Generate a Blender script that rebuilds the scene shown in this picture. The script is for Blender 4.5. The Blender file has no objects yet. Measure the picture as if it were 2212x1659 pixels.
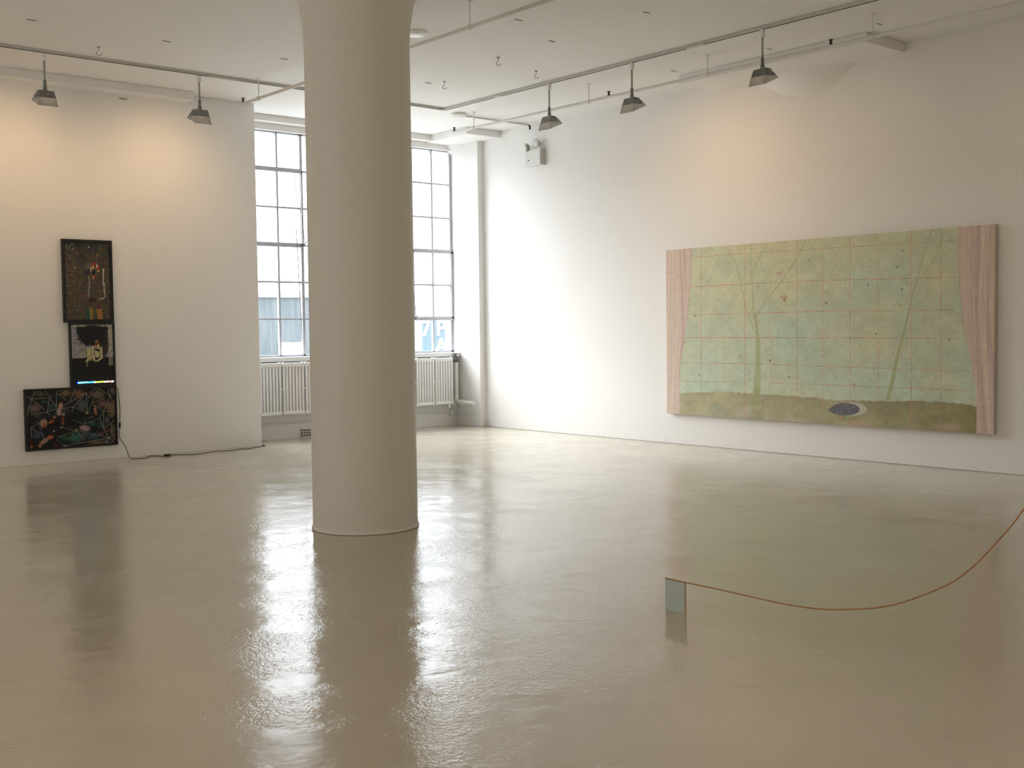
import bpy, bmesh, math, random
import numpy as np
from mathutils import Vector, Matrix, noise
random.seed(7)
rng = np.random.default_rng(11)
SC = bpy.context.scene
COL = SC.collection

# ------------------------------------------------------------------ camera
YAW, PITCH, ROLL, FPX = math.radians(40.378386), math.radians(2.812213), math.radians(-0.692604), 2452.53
fwd = Vector((math.sin(YAW)*math.cos(PITCH), math.cos(YAW)*math.cos(PITCH), -math.sin(PITCH)))
rgt = Vector((math.cos(YAW), -math.sin(YAW), 0)); upv = rgt.cross(fwd)
c_, s_ = math.cos(ROLL), math.sin(ROLL)
r2, u2 = c_*rgt + s_*upv, -s_*rgt + c_*upv
cam = bpy.data.cameras.new('camera'); cam_o = bpy.data.objects.new('camera', cam); COL.objects.link(cam_o)
cam.sensor_fit = 'HORIZONTAL'; cam.sensor_width = 36; cam.lens = 36*FPX/2212
cam.clip_start = 0.05; cam.clip_end = 300
m = Matrix((r2, u2, -fwd)).transposed().to_4x4(); m.translation = (0, 0, 1.55)
cam_o.matrix_world = m
SC.camera = cam_o

# ------------------------------------------------------------------ world, sky, daylight
W = bpy.data.worlds.new('sky'); SC.world = W; W.use_nodes = True
wn = W.node_tree; wn.nodes.clear()
SKY_ZENITH = 9.0
tc = wn.nodes.new('ShaderNodeTexCoord'); sp = wn.nodes.new('ShaderNodeSeparateXYZ')
mx = wn.nodes.new('ShaderNodeMath'); mx.operation = 'MAXIMUM'; mx.inputs[1].default_value = 0
ma = wn.nodes.new('ShaderNodeMath'); ma.operation = 'MULTIPLY_ADD'      # overcast sky: L = Lz (1 + 2 sin el) / 3
ma.inputs[1].default_value = SKY_ZENITH*2/3; ma.inputs[2].default_value = SKY_ZENITH/3
bg = wn.nodes.new('ShaderNodeBackground'); bg.inputs[0].default_value = (0.95, 0.97, 1.0, 1)
wo = wn.nodes.new('ShaderNodeOutputWorld')
wn.links.new(tc.outputs['Generated'], sp.inputs[0]); wn.links.new(sp.outputs[2], mx.inputs[0])
wn.links.new(mx.outputs[0], ma.inputs[0]); wn.links.new(ma.outputs[0], bg.inputs[1]); wn.links.new(bg.outputs[0], wo.inputs[0])

def lamp(name, kind, energy, color, loc, aim=None, **kw):
    l = bpy.data.lights.new(name, kind); l.energy = energy; l.color = color
    for k, v in kw.items(): setattr(l, k, v)
    o = bpy.data.objects.new(name, l); COL.objects.link(o); o.location = loc
    if aim is not None:
        o.rotation_euler = (Vector(aim)-Vector(loc)).to_track_quat('-Z', 'Y').to_euler()
    return o
# sun behind thin overcast: a very soft disc
lamp('sun', 'SUN', 15.0, (0.98, 0.985, 1.0), (5, 25, 12), (5+2.5, 25-8, 12-7.6), angle=math.radians(70))
# added warm fill, unseen behind the camera, raising the room's general level
WARM = (1.0, 0.80, 0.58)
lamp('room_fill_light', 'AREA', 205, (1.0, 0.85, 0.66), (1.5, -1.0, 4.5), (2.5, 1.5, 0), shape='RECTANGLE', size=8, size_y=4.0)

# added area fill out of view on the left; no window is built there
lamp('side_fill_light', 'AREA', 140, (1.0, 0.97, 0.92), (-4.7, 10.0, 2.4), (2, 12.0, 3.2), shape='RECTANGLE', size=8, size_y=3.0)

vs = SC.view_settings
vs.view_transform = 'Standard'; vs.look = 'None'; vs.gamma = 1; vs.use_curve_mapping = False
vs.exposure = 0.0

# ------------------------------------------------------------------ helpers
def srgb(*c):
    return tuple((v/255/12.92 if v/255 <= .04045 else ((v/255+.055)/1.055)**2.4) for v in c)
def mat(name, color, rough=0.6, metal=0.0, spec=0.5, bump=0.0, bscale=40, vary=0.0, emit=None, estr=0):
    m = bpy.data.materials.new(name); m.use_nodes = True
    nt = m.node_tree; b = nt.nodes['Principled BSDF']
    b.inputs['Roughness'].default_value = rough; b.inputs['Metallic'].default_value = metal
    b.inputs['Specular IOR Level'].default_value = spec
    b.inputs['Base Color'].default_value = (*color, 1)
    if vary or bump:
        t = nt.nodes.new('ShaderNodeTexCoord'); n = nt.nodes.new('ShaderNodeTexNoise')
        n.inputs['Scale'].default_value = bscale; n.inputs['Detail'].default_value = 6
        nt.links.new(t.outputs['Object'], n.inputs['Vector'])
        if vary:
            r = nt.nodes.new('ShaderNodeValToRGB')
            lo = tuple(max(0, c*(1-vary)) for c in color); hi = tuple(min(1, c*(1+vary)) for c in color)
            r.color_ramp.elements[0].position = .3; r.color_ramp.elements[0].color = (*lo, 1)
            r.color_ramp.elements[1].position = .7; r.color_ramp.elements[1].color = (*hi, 1)
            nt.links.new(n.outputs['Fac'], r.inputs[0]); nt.links.new(r.outputs[0], b.inputs['Base Color'])
        if bump:
            bp = nt.nodes.new('ShaderNodeBump'); bp.inputs['Strength'].default_value = bump
            bp.inputs['Distance'].default_value = 0.004
            nt.links.new(n.outputs['Fac'], bp.inputs['Height']); nt.links.new(bp.outputs[0], b.inputs['Normal'])
    if emit:
        b.inputs['Emission Color'].default_value = (*emit, 1); b.inputs['Emission Strength'].default_value = estr
    return m
def bx(bm, x0, x1, y0, y1, z0, z1, bevel=0):
    r = bmesh.ops.create_cube(bm, size=1)
    for v in r['verts']:
        v.co = Vector(((x0+x1)/2+v.co.x*(x1-x0), (y0+y1)/2+v.co.y*(y1-y0), (z0+z1)/2+v.co.z*(z1-z0)))
    if bevel:
        es = list({e for v in r['verts'] for e in v.link_edges})
        bmesh.ops.bevel(bm, geom=es, offset=bevel, segments=2, affect='EDGES', profile=.5)
def box(*a, bevel=0):
    bm = bmesh.new(); bx(bm, *a, bevel=bevel); return bm
def catmull(P, n=8):
    P = [Vector(p) for p in P]; out = []
    Q = [P[0]*2-P[1]]+P+[P[-1]*2-P[-2]]
    for i in range(1, len(Q)-2):
        a, b, c, d = Q[i-1:i+3]
        for k in range(n):
            t = k/n
            out.append(.5*((2*b)+(c-a)*t+(2*a-5*b+4*c-d)*t*t+(3*b-a-3*c+d)*t**3))
    out.append(P[-1]); return out
def tube(bm, pts, r, seg=10, caps=True):
    pts = [Vector(p) for p in pts]; rs = r if isinstance(r, (list, tuple)) else [r]*len(pts)
    rings = []; prev = None
    for i, p in enumerate(pts):
        t = (pts[min(i+1, len(pts)-1)]-pts[max(i-1, 0)]).normalized()
        if prev is None:
            a = Vector((0, 0, 1)) if abs(t.z) < .9 else Vector((1, 0, 0)); n = t.cross(a).normalized()
        else: n = (prev-t*prev.dot(t)).normalized()
        prev = n; b = t.cross(n)
        rings.append([bm.verts.new(p+rs[i]*(math.cos(2*math.pi*k/seg)*n+math.sin(2*math.pi*k/seg)*b)) for k in range(seg)])
    for A, B in zip(rings, rings[1:]):
        for k in range(seg): bm.faces.new((A[k], A[(k+1) % seg], B[(k+1) % seg], B[k]))
    if caps:
        bm.faces.new(rings[0][::-1]); bm.faces.new(rings[-1])
def lathe(bm, prof, seg=32, c=(0, 0, 0), axis=None):
    """prof: list of (r, h); around axis (default z) through c"""
    ax = Vector(axis or (0, 0, 1)).normalized()
    n = ax.cross(Vector((0, 0, 1)) if abs(ax.z) < .9 else Vector((1, 0, 0))).normalized(); b = ax.cross(n); c = Vector(c)
    rings = []
    for r, h in prof:
        if r < 1e-6: rings.append([bm.verts.new(c+ax*h)])
        else: rings.append([bm.verts.new(c+ax*h+r*(math.cos(2*math.pi*k/seg)*n+math.sin(2*math.pi*k/seg)*b)) for k in range(seg)])
    for A, B in zip(rings, rings[1:]):
        for k in range(seg):
            k2 = (k+1) % seg
            if len(A) == 1 and len(B) == 1: continue
            if len(A) == 1: bm.faces.new((A[0], B[k2], B[k]))
            elif len(B) == 1: bm.faces.new((A[k], A[k2], B[0]))
            else: bm.faces.new((A[k], A[k2], B[k2], B[k]))
    if len(rings[0]) > 1: bm.faces.new(rings[0][::-1])
    if len(rings[-1]) > 1: bm.faces.new(rings[-1])
def obj(name, bm, m, parent=None, smooth=None, base=None):
    bmesh.ops.recalc_face_normals(bm, faces=bm.faces)
    me = bpy.data.meshes.new(name); 
    o = bpy.data.objects.new(name, me)
    if parent is not None and base is None:
        w = parent; off = Vector((0, 0, 0))
        while w is not None: off += w.location; w = w.parent
    else: off = Vector(base or (0, 0, 0))
    bm.transform(Matrix.Translation(-off)); bm.to_mesh(me); bm.free()
    if parent is None: o.location = off
    me.materials.append(m)
    if smooth:
        me.polygons.foreach_set('use_smooth', [True]*len(me.polygons))
        try: me.set_sharp_from_angle(angle=math.radians(smooth))
        except Exception: pass
    COL.objects.link(o)
    if parent is not None: o.parent = parent
    return o
def tag(o, label, cat, group=None, kind=None):
    if label: o['label'] = label
    if cat: o['category'] = cat
    if group: o['group'] = group
    if kind: o['kind'] = kind
    return o
def thing(name, label, cat, loc, group=None):
    o = bpy.data.objects.new(name, None); o.empty_display_size = .1; COL.objects.link(o); o.location = loc
    return tag(o, label, cat, group)
def struct(name, bm, m, parent=None, smooth=None):
    o = obj(name, bm, m, parent, smooth)
    if parent is None: o['kind'] = 'structure'
    return o
def dup(root, delta, label=None):
    r = root.copy(); COL.objects.link(r); r.location = root.location+Vector(delta)
    if label: r['label'] = label
    def rec(a, b):
        for ch in list(a.children):
            c = ch.copy(); COL.objects.link(c); c.parent = b; rec(ch, c)
    rec(root, r); return r

# ------------------------------------------------------------------ materials
WHITE = mat('white_wall_paint', (0.865, 0.85, 0.83), .75, bump=.15, bscale=14, spec=.25)
CEIL = mat('white_ceiling_paint', (0.875, 0.86, 0.84), .8, bump=.35, bscale=9, spec=.2)
COLM = mat('white_column_paint', (0.80, 0.775, 0.715), .5, bump=.2, bscale=5, spec=.35)
ENAM = mat('white_radiator_enamel', (0.87, 0.87, 0.86), .35, bump=.1, bscale=30)
PIPEW = mat('white_pipe_paint', (0.78, 0.77, 0.74), .5, bump=.1, bscale=60)
STEEL = mat('grey_window_steel', (0.46, 0.47, 0.52), .45, vary=.12, bscale=15)
TRACKM = mat('track_paint', (0.62, 0.61, 0.57), .45, vary=.05, bscale=10)
TDARK = mat('track_slot_dark', (0.08, 0.08, 0.075), .6, vary=.1)
HEADD = mat('lamp_head_grey', (0.20, 0.20, 0.195), .4, metal=.3, vary=.25, bscale=35)
HEADL = mat('lamp_shroud_silver', (0.46, 0.47, 0.47), .45, metal=.0, vary=.08, bscale=30)
RODM = mat('lamp_stem_grey', (0.40, 0.40, 0.39), .4, metal=.4, vary=.15, bscale=50)
BLACK = mat('black_fitting', (0.015, 0.015, 0.017), .45, vary=.2)
BLKWOOD = mat('black_frame_wood', (0.008, 0.008, 0.010), .45, vary=.3, bscale=25)
CABLE = mat('dark_cable_rubber', (0.05, 0.04, 0.035), .5, vary=.2)
IRON = mat('dark_valve_iron', (0.12, 0.12, 0.12), .5, metal=.5, vary=.2, bscale=60)
HOOKM = mat('hook_wire', (0.30, 0.29, 0.27), .4, metal=.6, vary=.1)
GREYMARK = mat('anchor_dark_metal', (0.22, 0.21, 0.20), .6, vary=.2)

def floor_material():
    m = bpy.data.materials.new('epoxy_floor'); m.use_nodes = True; nt = m.node_tree; N = nt.nodes; L = nt.links
    b = N['Principled BSDF']
    tcn = N.new('ShaderNodeTexCoord')
    def nz(scale, detail=4, rough=.5):
        n = N.new('ShaderNodeTexNoise'); n.inputs['Scale'].default_value = scale
        n.inputs['Detail'].default_value = detail; n.inputs['Roughness'].default_value = rough
        L.new(tcn.outputs['Object'], n.inputs['Vector']); return n
    def math_(op, a, b_=None, c=None, clamp=False):
        n = N.new('ShaderNodeMath'); n.operation = op; n.use_clamp = clamp
        for i, v in enumerate((a, b_, c)):
            if v is None: continue
            if isinstance(v, (int, float)): n.inputs[i].default_value = v
            else: L.new(v, n.inputs[i])
        return n.outputs[0]
    def mapr(v, a, b_, c=0, d=1):
        n = N.new('ShaderNodeMapRange'); n.clamp = True
        L.new(v, n.inputs[0])
        for i, q in enumerate((a, b_, c, d)): n.inputs[i+1].default_value = q
        return n.outputs[0]
    big = nz(.55, 5, .6)
    ramp = N.new('ShaderNodeValToRGB')
    ramp.color_ramp.elements[0].position = .3; ramp.color_ramp.elements[0].color = (0.54, 0.49, 0.39, 1)
    ramp.color_ramp.elements[1].position = .7; ramp.color_ramp.elements[1].color = (0.60, 0.545, 0.44, 1)
    L.new(big.outputs['Fac'], ramp.inputs[0])
    # joint across the floor near the column, and small dark chips
    sx = N.new('ShaderNodeSeparateXYZ'); L.new(tcn.outputs['Object'], sx.inputs[0])
    wob = math_('MULTIPLY_ADD', nz(1.2, 3).outputs['Fac'], .10, 0)
    dy = math_('ABSOLUTE', math_('SUBTRACT', math_('ADD', sx.outputs[1], wob), 7.43))
    line = math_('SUBTRACT', 1.0, mapr(dy, .006, .014))
    xin = math_('MULTIPLY', mapr(sx.outputs[0], 5.4, 6.3), math_('SUBTRACT', 1.0, mapr(sx.outputs[0], 7.2, 8.6)))
    line = math_('MULTIPLY', line, math_('MULTIPLY', xin, .5))
    vor = N.new('ShaderNodeTexVoronoi'); vor.inputs['Scale'].default_value = 1.1; vor.inputs['Randomness'].default_value = 1
    L.new(tcn.outputs['Object'], vor.inputs['Vector'])
    chips = math_('MULTIPLY', math_('SUBTRACT', 1.0, mapr(vor.outputs['Distance'], .008, .014)), .7)
    dk = math_('MAXIMUM', line, chips)
    mixc = N.new('ShaderNodeMix'); mixc.data_type = 'RGBA'
    L.new(dk, mixc.inputs[0]); L.new(ramp.outputs[0], mixc.inputs[6]); mixc.inputs[7].default_value = (0.16, 0.14, 0.12, 1)
    L.new(mixc.outputs[2], b.inputs['Base Color'])
    # relief: slow waves, orange-peel patches with pits
    wave = nz(1.0, 3, .5)
    peel = nz(38, 2, .6); fine = nz(95, 2, .5)
    patch = mapr(nz(1.5, 4, .6).outputs['Fac'], .42, .60)
    h = math_('MULTIPLY', wave.outputs['Fac'], .005)
    h = math_('ADD', h, math_('MULTIPLY', nz(5, 2).outputs['Fac'], .0022))
    pk = math_('ADD', math_('MULTIPLY', peel.outputs['Fac'], .0020), math_('MULTIPLY', fine.outputs['Fac'], .0011))
    pit = math_('MULTIPLY', mapr(nz(30, 1).outputs['Fac'], .67, .72), -.0013)
    amp = math_('MULTIPLY_ADD', patch, .92, .08)
    h = math_('ADD', h, math_('MULTIPLY', math_('ADD', pk, pit), amp))
    bp = N.new('ShaderNodeBump'); bp.inputs['Strength'].default_value = 1; bp.inputs['Distance'].default_value = 1.0
    L.new(h, bp.inputs['Height']); L.new(bp.outputs[0], b.inputs['Normal'])
    b.inputs['Roughness'].default_value = .16; b.inputs['IOR'].default_value = 1.75
    rr = mapr(nz(.8, 4).outputs['Fac'], .35, .65, .10, .17); L.new(rr, b.inputs['Roughness'])
    return m
FLOOR = floor_material()

def glass_material():
    m = bpy.data.materials.new('window_glass'); m.use_nodes = True; nt = m.node_tree; N = nt.nodes; L = nt.links
    N.remove(N['Principled BSDF'])
    tr = N.new('ShaderNodeBsdfTransparent'); tr.inputs[0].default_value = (0.95, 0.97, 0.98, 1)
    gl = N.new('ShaderNodeBsdfGlossy'); gl.inputs['Roughness'].default_value = .03
    fr = N.new('ShaderNodeFresnel'); fr.inputs[0].default_value = 1.45
    ge = N.new('ShaderNodeNewGeometry'); mu = N.new('ShaderNodeMath'); mu.operation = 'MULTIPLY'; iv = N.new('ShaderNodeMath'); iv.operation = 'SUBTRACT'; iv.inputs[0].default_value = 1
    L.new(ge.outputs['Backfacing'], iv.inputs[1]); L.new(fr.outputs[0], mu.inputs[0]); L.new(iv.outputs[0], mu.inputs[1])
    mx = N.new('ShaderNodeMixShader'); L.new(mu.outputs[0], mx.inputs[0]); L.new(tr.outputs[0], mx.inputs[1]); L.new(gl.outputs[0], mx.inputs[2])
    L.new(mx.outputs[0], N['Material Output'].inputs[0]); return m
GLASS = glass_material()

# ------------------------------------------------------------------ room shell
H = 4.58; XR = 11.32; YL = 13.86; YW = 14.56; XP = 11.21; ZP = 4.475
XE = 7.33       # end of the left partition
YB = -4.0; XO = -5.0
struct('floor', box(XO-.3, XR+.5, YB-.3, YW+.35, -.3, 0), FLOOR)
struct('ceiling', box(XO-.3, XR+.5, YB-.3, YW+.35, H, H+.3), CEIL)
struct('wall_left', box(XO, XE, YL, YL+.14, 0, H, bevel=.004), WHITE)
struct('wall_right', box(XR, XR+.3, YB-.3, 13.95, 0, H), WHITE)
struct('wall_outer_left', box(XO-.3, XO, YB-.3, YW+.3, 0, H), WHITE)
struct('wall_front', box(XO, XR, YB-.3, YB, 0, H), WHITE)
struct('wall_right_pier', box(XP, XR+.3, 13.95, YW+.3, 0, H, bevel=.006), WHITE)
WX0, WX1, WZ0, WZ1, PW = 7.29, 11.21, 1.185, 4.395, .392
bm = bmesh.new()
bx(bm, XO, WX0, YW, YW+.3, 0, H)
bx(bm, WX0, XP, YW, YW+.3, 0, WZ0-.07)
bx(bm, WX0, XP, YW, YW+.3, WZ1, H)
struct('wall_back', bm, WHITE)
struct('trim_1', box(6.9, 10.70, 14.42, YW, 4.49, H, bevel=.006), WHITE)            # beam over the window head
struct('floor_gap_line_right', box(XR-.004, XR, YB, 13.945, 0, .005), mat('dark_floor_gap', (.28, .26, .23), .8, vary=.2))  # thin dark strip added to draw the gap line at the wall foot, no baseboard
# drop panels of the columns buried in the walls
def slab(name, x0, x1, y0, y1, label):
    tag(struct(name, box(x0, x1, y0, y1, ZP, H, bevel=.006), CEIL), None, None)
slab('trim_2', 3.4, 6.37, 13.62, YL+.02, '')
slab('trim_3', 10.66, XR+.02, 13.52, YW, '')
slab('trim_4', 10.58, XR+.02, 6.69, 9.25, '')

# radiused capitals
def capital(cx, cy, seg=64, full=False):
    bm = bmesh.new()
    prof = [(.411, 0), (.409, 1.5), (.407, 3.70), (.410, 3.82), (.4256, 3.957), (.4432, 4.064), (.4556, 4.096), (.50, 4.15), (.58, 4.21), (.68, 4.28), (.905, ZP)]
    if not full: prof = [(.407, 3.85)]+prof[4:]
    lathe(bm, prof, seg, (cx, cy, 0)); return bm
col = thing('column', 'thick round white column standing on the floor in front of the window', 'column', (4.8826, 7.5468, 0))
bm = capital(4.8826, 7.5468, full=True)
obj('shaft', bm, COLM, col, smooth=50)
bm = bmesh.new(); lathe(bm, [(.411, 0), (.421, .004), (.419, .020), (.410, .032)], 64, (4.8826, 7.5468, 0)); obj('base_bead', bm, COLM, col, smooth=60)
obj('drop_panel', box(4.8826-1.2, 4.8826+1.2, 6.35, 8.72, ZP, H), CEIL, col)
c2 = obj('wall_capital', capital(11.92, 7.95), WHITE, smooth=50); c2['kind'] = 'structure'
c3 = obj('corner_capital', capital(11.93, 14.80), WHITE, smooth=50); c3['kind'] = 'structure'

# ------------------------------------------------------------------ window
YG = YW+.10
rows = [WZ0+i*(WZ1-WZ0)/6 for i in range(7)]
cols = [WX0+i*PW for i in range(11)]
win = bpy.data.objects.new('window_1', None); COL.objects.link(win); win.location = (WX0, YG, WZ0); win['kind'] = 'structure'
bm = bmesh.new()
t = .022
bx(bm, WX0, WX1, YG-.03, YG+.03, WZ0-.01, WZ0+.02); bx(bm, WX0, WX1, YG-.03, YG+.03, WZ1-.02, WZ1+.005)
bx(bm, WX0, WX0+.03, YG-.03, YG+.03, WZ0, WZ1); bx(bm, WX1-.045, WX1, YG-.03, YG+.03, WZ0, WZ1)
obj('window_frame', bm, STEEL, win)
for i, x in enumerate(cols[1:-1], 1):
    hw = .022 if i in (3, 8) else .0145
    obj('mullion', box(x-hw, x+hw, YG-.03, YG+.02, WZ0, WZ1, bevel=.003), STEEL, win)
for j, z in enumerate(rows[1:-1], 1):
    hw = .012
    obj('glazing_bar', box(WX0, WX1, YG-.02, YG+.015, z-hw, z+hw, bevel=.002), STEEL, win)
# opening sashes: heavier frames
def sash(i0, i1, j0, j1):
    x0, x1, z0, z1 = cols[i0], cols[i1], rows[j0], rows[j1]; bm = bmesh.new(); w = .030
    bx(bm, x0-.01, x1+.01, YG-.05, YG-.015, z0-w, z0+w, bevel=.003); bx(bm, x0-.01, x1+.01, YG-.05, YG-.015, z1-w, z1+w, bevel=.003)
    bx(bm, x0-.012, x0+.016, YG-.05, YG-.015, z0, z1); bx(bm, x1-.04 if i1 == 10 else x1-.016, x1+.012, YG-.05, YG-.015, z0, z1)
    s = obj('sash', bm, STEEL, win)
    bm = bmesh.new(); xl = x1 if i1 != 10 else x0
    bx(bm, xl-.05, xl+.01, YG-.09, YG-.05, z0-.012, z0+.012); tube(bm, [(xl-.02, YG-.075, z0), (xl+.02, YG-.11, z0+.05)], .008)
    tube(bm, catmull([(xl-.01, YG-.08, z0+.03), (xl-.005, YG-.08, z0+.15), (xl-.03, YG-.08, z0+.42)]), .006)
    obj('latch', bm, IRON, s)
    return s
sash(1, 3, 3, 5); sash(8, 10, 1, 3); sash(4, 7, 3, 5)
bm = bmesh.new(); tube(bm, [(cols[3]-.14, YG-.07, rows[5]-.03), (cols[3]-.09, YG-.07, rows[4]+.05)], .004); tube(bm, [(cols[3]-.12, YG-.07, rows[4]-.5+.2), (cols[3]-.06, YG-.07, rows[1]-.30)], .005)
obj('pull_rod', bm, IRON, win)
bm0 = box(-PW/2+.002, PW/2-.002, -.002, .002, -.266, .266)
me = bpy.data.meshes.new('pane'); bm0.to_mesh(me); bm0.free(); me.materials.append(GLASS)
for i in range(10):
    for j in range(6):
        o = bpy.data.objects.new('pane', me); COL.objects.link(o); o.parent = win
        o.location = (PW*(i+.5), .008, (j+.5)*(WZ1-WZ0)/6)
obj('window_sill', box(WX0-.02, XP-.003, YW-.10, YG+.02, WZ0-.075, WZ0-.010, bevel=.006), ENAM, win)

# ------------------------------------------------------------------ radiators
def panel_bm(x0, w, y0, z0, z1):
    bm = bmesh.new(); d = .055
    bx(bm, x0+.004, x0+w-.004, y0, y0+d, z1-.055, z1, bevel=.012); bx(bm, x0+.004, x0+w-.004, y0, y0+d, z0, z0+.055, bevel=.012)
    bx(bm, x0+.012, x0+.05, y0-.004, y0+d, z0-.006, z1+.010, bevel=.012); bx(bm, x0+w-.05, x0+w-.012, y0-.004, y0+d, z0-.006, z1+.010, bevel=.012)
    n = 5; a = x0+.055; b = x0+w-.055; p = (b-a)/n
    for k in range(n): bx(bm, a+k*p+.008, a+(k+1)*p-.008, y0+.002, y0+d-.008, z0+.03, z1-.03, bevel=.007)
    bx(bm, x0+.02, x0+w-.02, y0+.034, y0+d, z0+.04, z1-.04)
    bx(bm, x0-.006, x0+.014, y0+.01, y0+d-.01, (z0+z1)/2-.012, (z0+z1)/2+.012)
    return bm
def radiator(xs, n, label):
    r = thing('radiator', label, 'radiator', (xs, 14.40, .35), 'radiators under the window')
    for k in range(n): obj('panel', panel_bm(xs+k*.366, .366, 14.375, .355, 1.095), ENAM, r, smooth=40)
    for xb in (xs+.05, xs+n*.366-.09): obj('bracket', box(xb, xb+.04, 14.40, YW-.002, .30, .38), ENAM, r)
radiator(7.215, 5, 'white cast iron radiator of slotted panels under the window, left of the column')
radiator(9.54, 4, 'white cast iron radiator of slotted panels under the window, right of the column')
p = thing('heating_pipe', 'white heating pipe with dark valve in the corner right of the radiator', 'pipe', (11.10, 14.42, .2))
bm = bmesh.new(); tube(bm, catmull([(11.10, 14.43, 1.015), (11.10, 14.43, .46), (11.10, 14.42, .41), (11.10, 14.38, .385), (11.10, 14.32, .382), (11.10, 14.02, .378)], 6), .032, 14)
obj('riser', bm, PIPEW, p, smooth=50)
bm = bmesh.new(); lathe(bm, [(.042, -.05), (.044, -.02), (.044, .02), (.042, .05)], 16, (11.10, 14.30, .382), (0, 1, 0)); lathe(bm, [(.041, 0), (.041, .06)], 16, (11.10, 14.43, .44)); obj('elbow_collar', bm, PIPEW, p, smooth=50)
bm = bmesh.new(); lathe(bm, [(.036, -.02), (.036, .0), (.038, .0)], 14, (11.10, 14.02, .378), (0, 1, 0)); obj('end_ring', bm, PIPEW, p)
bm = bmesh.new(); lathe(bm, [(.030, 1.02), (.040, 1.03), (.042, 1.06), (.036, 1.09), (.020, 1.105), (.010, 1.12), (.010, 1.145)], 16, (11.09, 14.42, 0)); tube(bm, [(11.06, 14.42, 1.06), (11.01, 14.42, 1.06)], .025)
v = obj('valve', bm, IRON, p, smooth=45)
bm = bmesh.new(); lathe(bm, [(.006, 0), (.050, .002), (.052, .008), (.050, .014), (.006, .012)], 18, (11.09, 14.42, 1.14)); obj('hand_wheel', bm, IRON, v, smooth=45)
cn = thing('conduit_run', 'thin white conduit along the wall below the radiators', 'conduit', (9, 14.54, .222))
bm = bmesh.new(); tube(bm, [(7.3, 14.541, .222), (11.08, 14.541, .222)], .014); tube(bm, [(11.195, 14.50, .20), (11.195, 14.05, .195)], .012); obj('conduit', bm, PIPEW, cn, smooth=50)
bm = bmesh.new(); lathe(bm, [(.052, 0), (.055, .01), (.055, .05), (.050, .055)], 20, (11.10, 14.557, .205), (0, -1, 0)); bj = obj('junction_box', bm, PIPEW, cn, smooth=50)
for q in (-.02, .02):
    bm = bmesh.new(); lathe(bm, [(.006, 0), (.006, .004)], 8, (11.10, 14.504, .205+q), (0, -1, 0)); obj('screw', bm, IRON, bj)
bm = bmesh.new(); bx(bm, 11.055, 11.145, 14.54, YW-.003, .14, .20, bevel=.004); obj('cover', bm, PIPEW, cn)
bm = bmesh.new(); tube(bm, [(11.10, 14.50, .25), (11.10, 14.44, .36)], .012); obj('drop', bm, PIPEW, cn)
# floor-level vent grille
g = thing('vent_grille', 'small white vent grille with square dark holes at floor level under the left radiator', 'vent', (8.33, YW, .0))
obj('backing', box(8.33, 8.62, YW-.006, YW-.001, .004, .115), BLACK, g)
bm = bmesh.new()
for k in range(8): bx(bm, 8.325+k*.0414, 8.338+k*.0414, YW-.014, YW-.004, .002, .120)
for k in range(4): bx(bm, 8.325, 8.628, YW-.014, YW-.004, .000+k*.0365, .013+k*.0365)
obj('grid', bm, ENAM, g)

# ------------------------------------------------------------------ light track and wall-washer lamps
tr = thing('light_track', 'pale grey L-shaped track on the ceiling carrying the lamps', 'track', (9.53, 12.58, H))
obj('rail', box(XO+.2, 9.55, 12.56, 12.60, H-.030, H), TRACKM, tr, ); obj('rail', box(9.51, 9.55, -2, 12.56, H-.030, H), TRACKM, tr)
obj('slot', box(XO+.3, 9.5, 12.560, 12.574, H-.034, H-.029), TDARK, tr); obj('slot', box(9.536, 9.55, -1.9, 12.54, H-.034, H-.029), TDARK, tr)
obj('corner_joint', box(9.47, 9.56, 12.55, 12.61, H-.034, H), TRACKM, tr)
obj('feed_joint', box(9.505, 9.555, 7.98, 8.22, H-.036, H), TRACKM, tr); obj('feed_joint', box(6.05, 6.45, 12.555, 12.605, H-.036, H), TRACKM, tr)
obj('feed_joint', box(9.505, 9.555, 11.35, 11.5, H-.036, H), TRACKM, tr)
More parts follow.
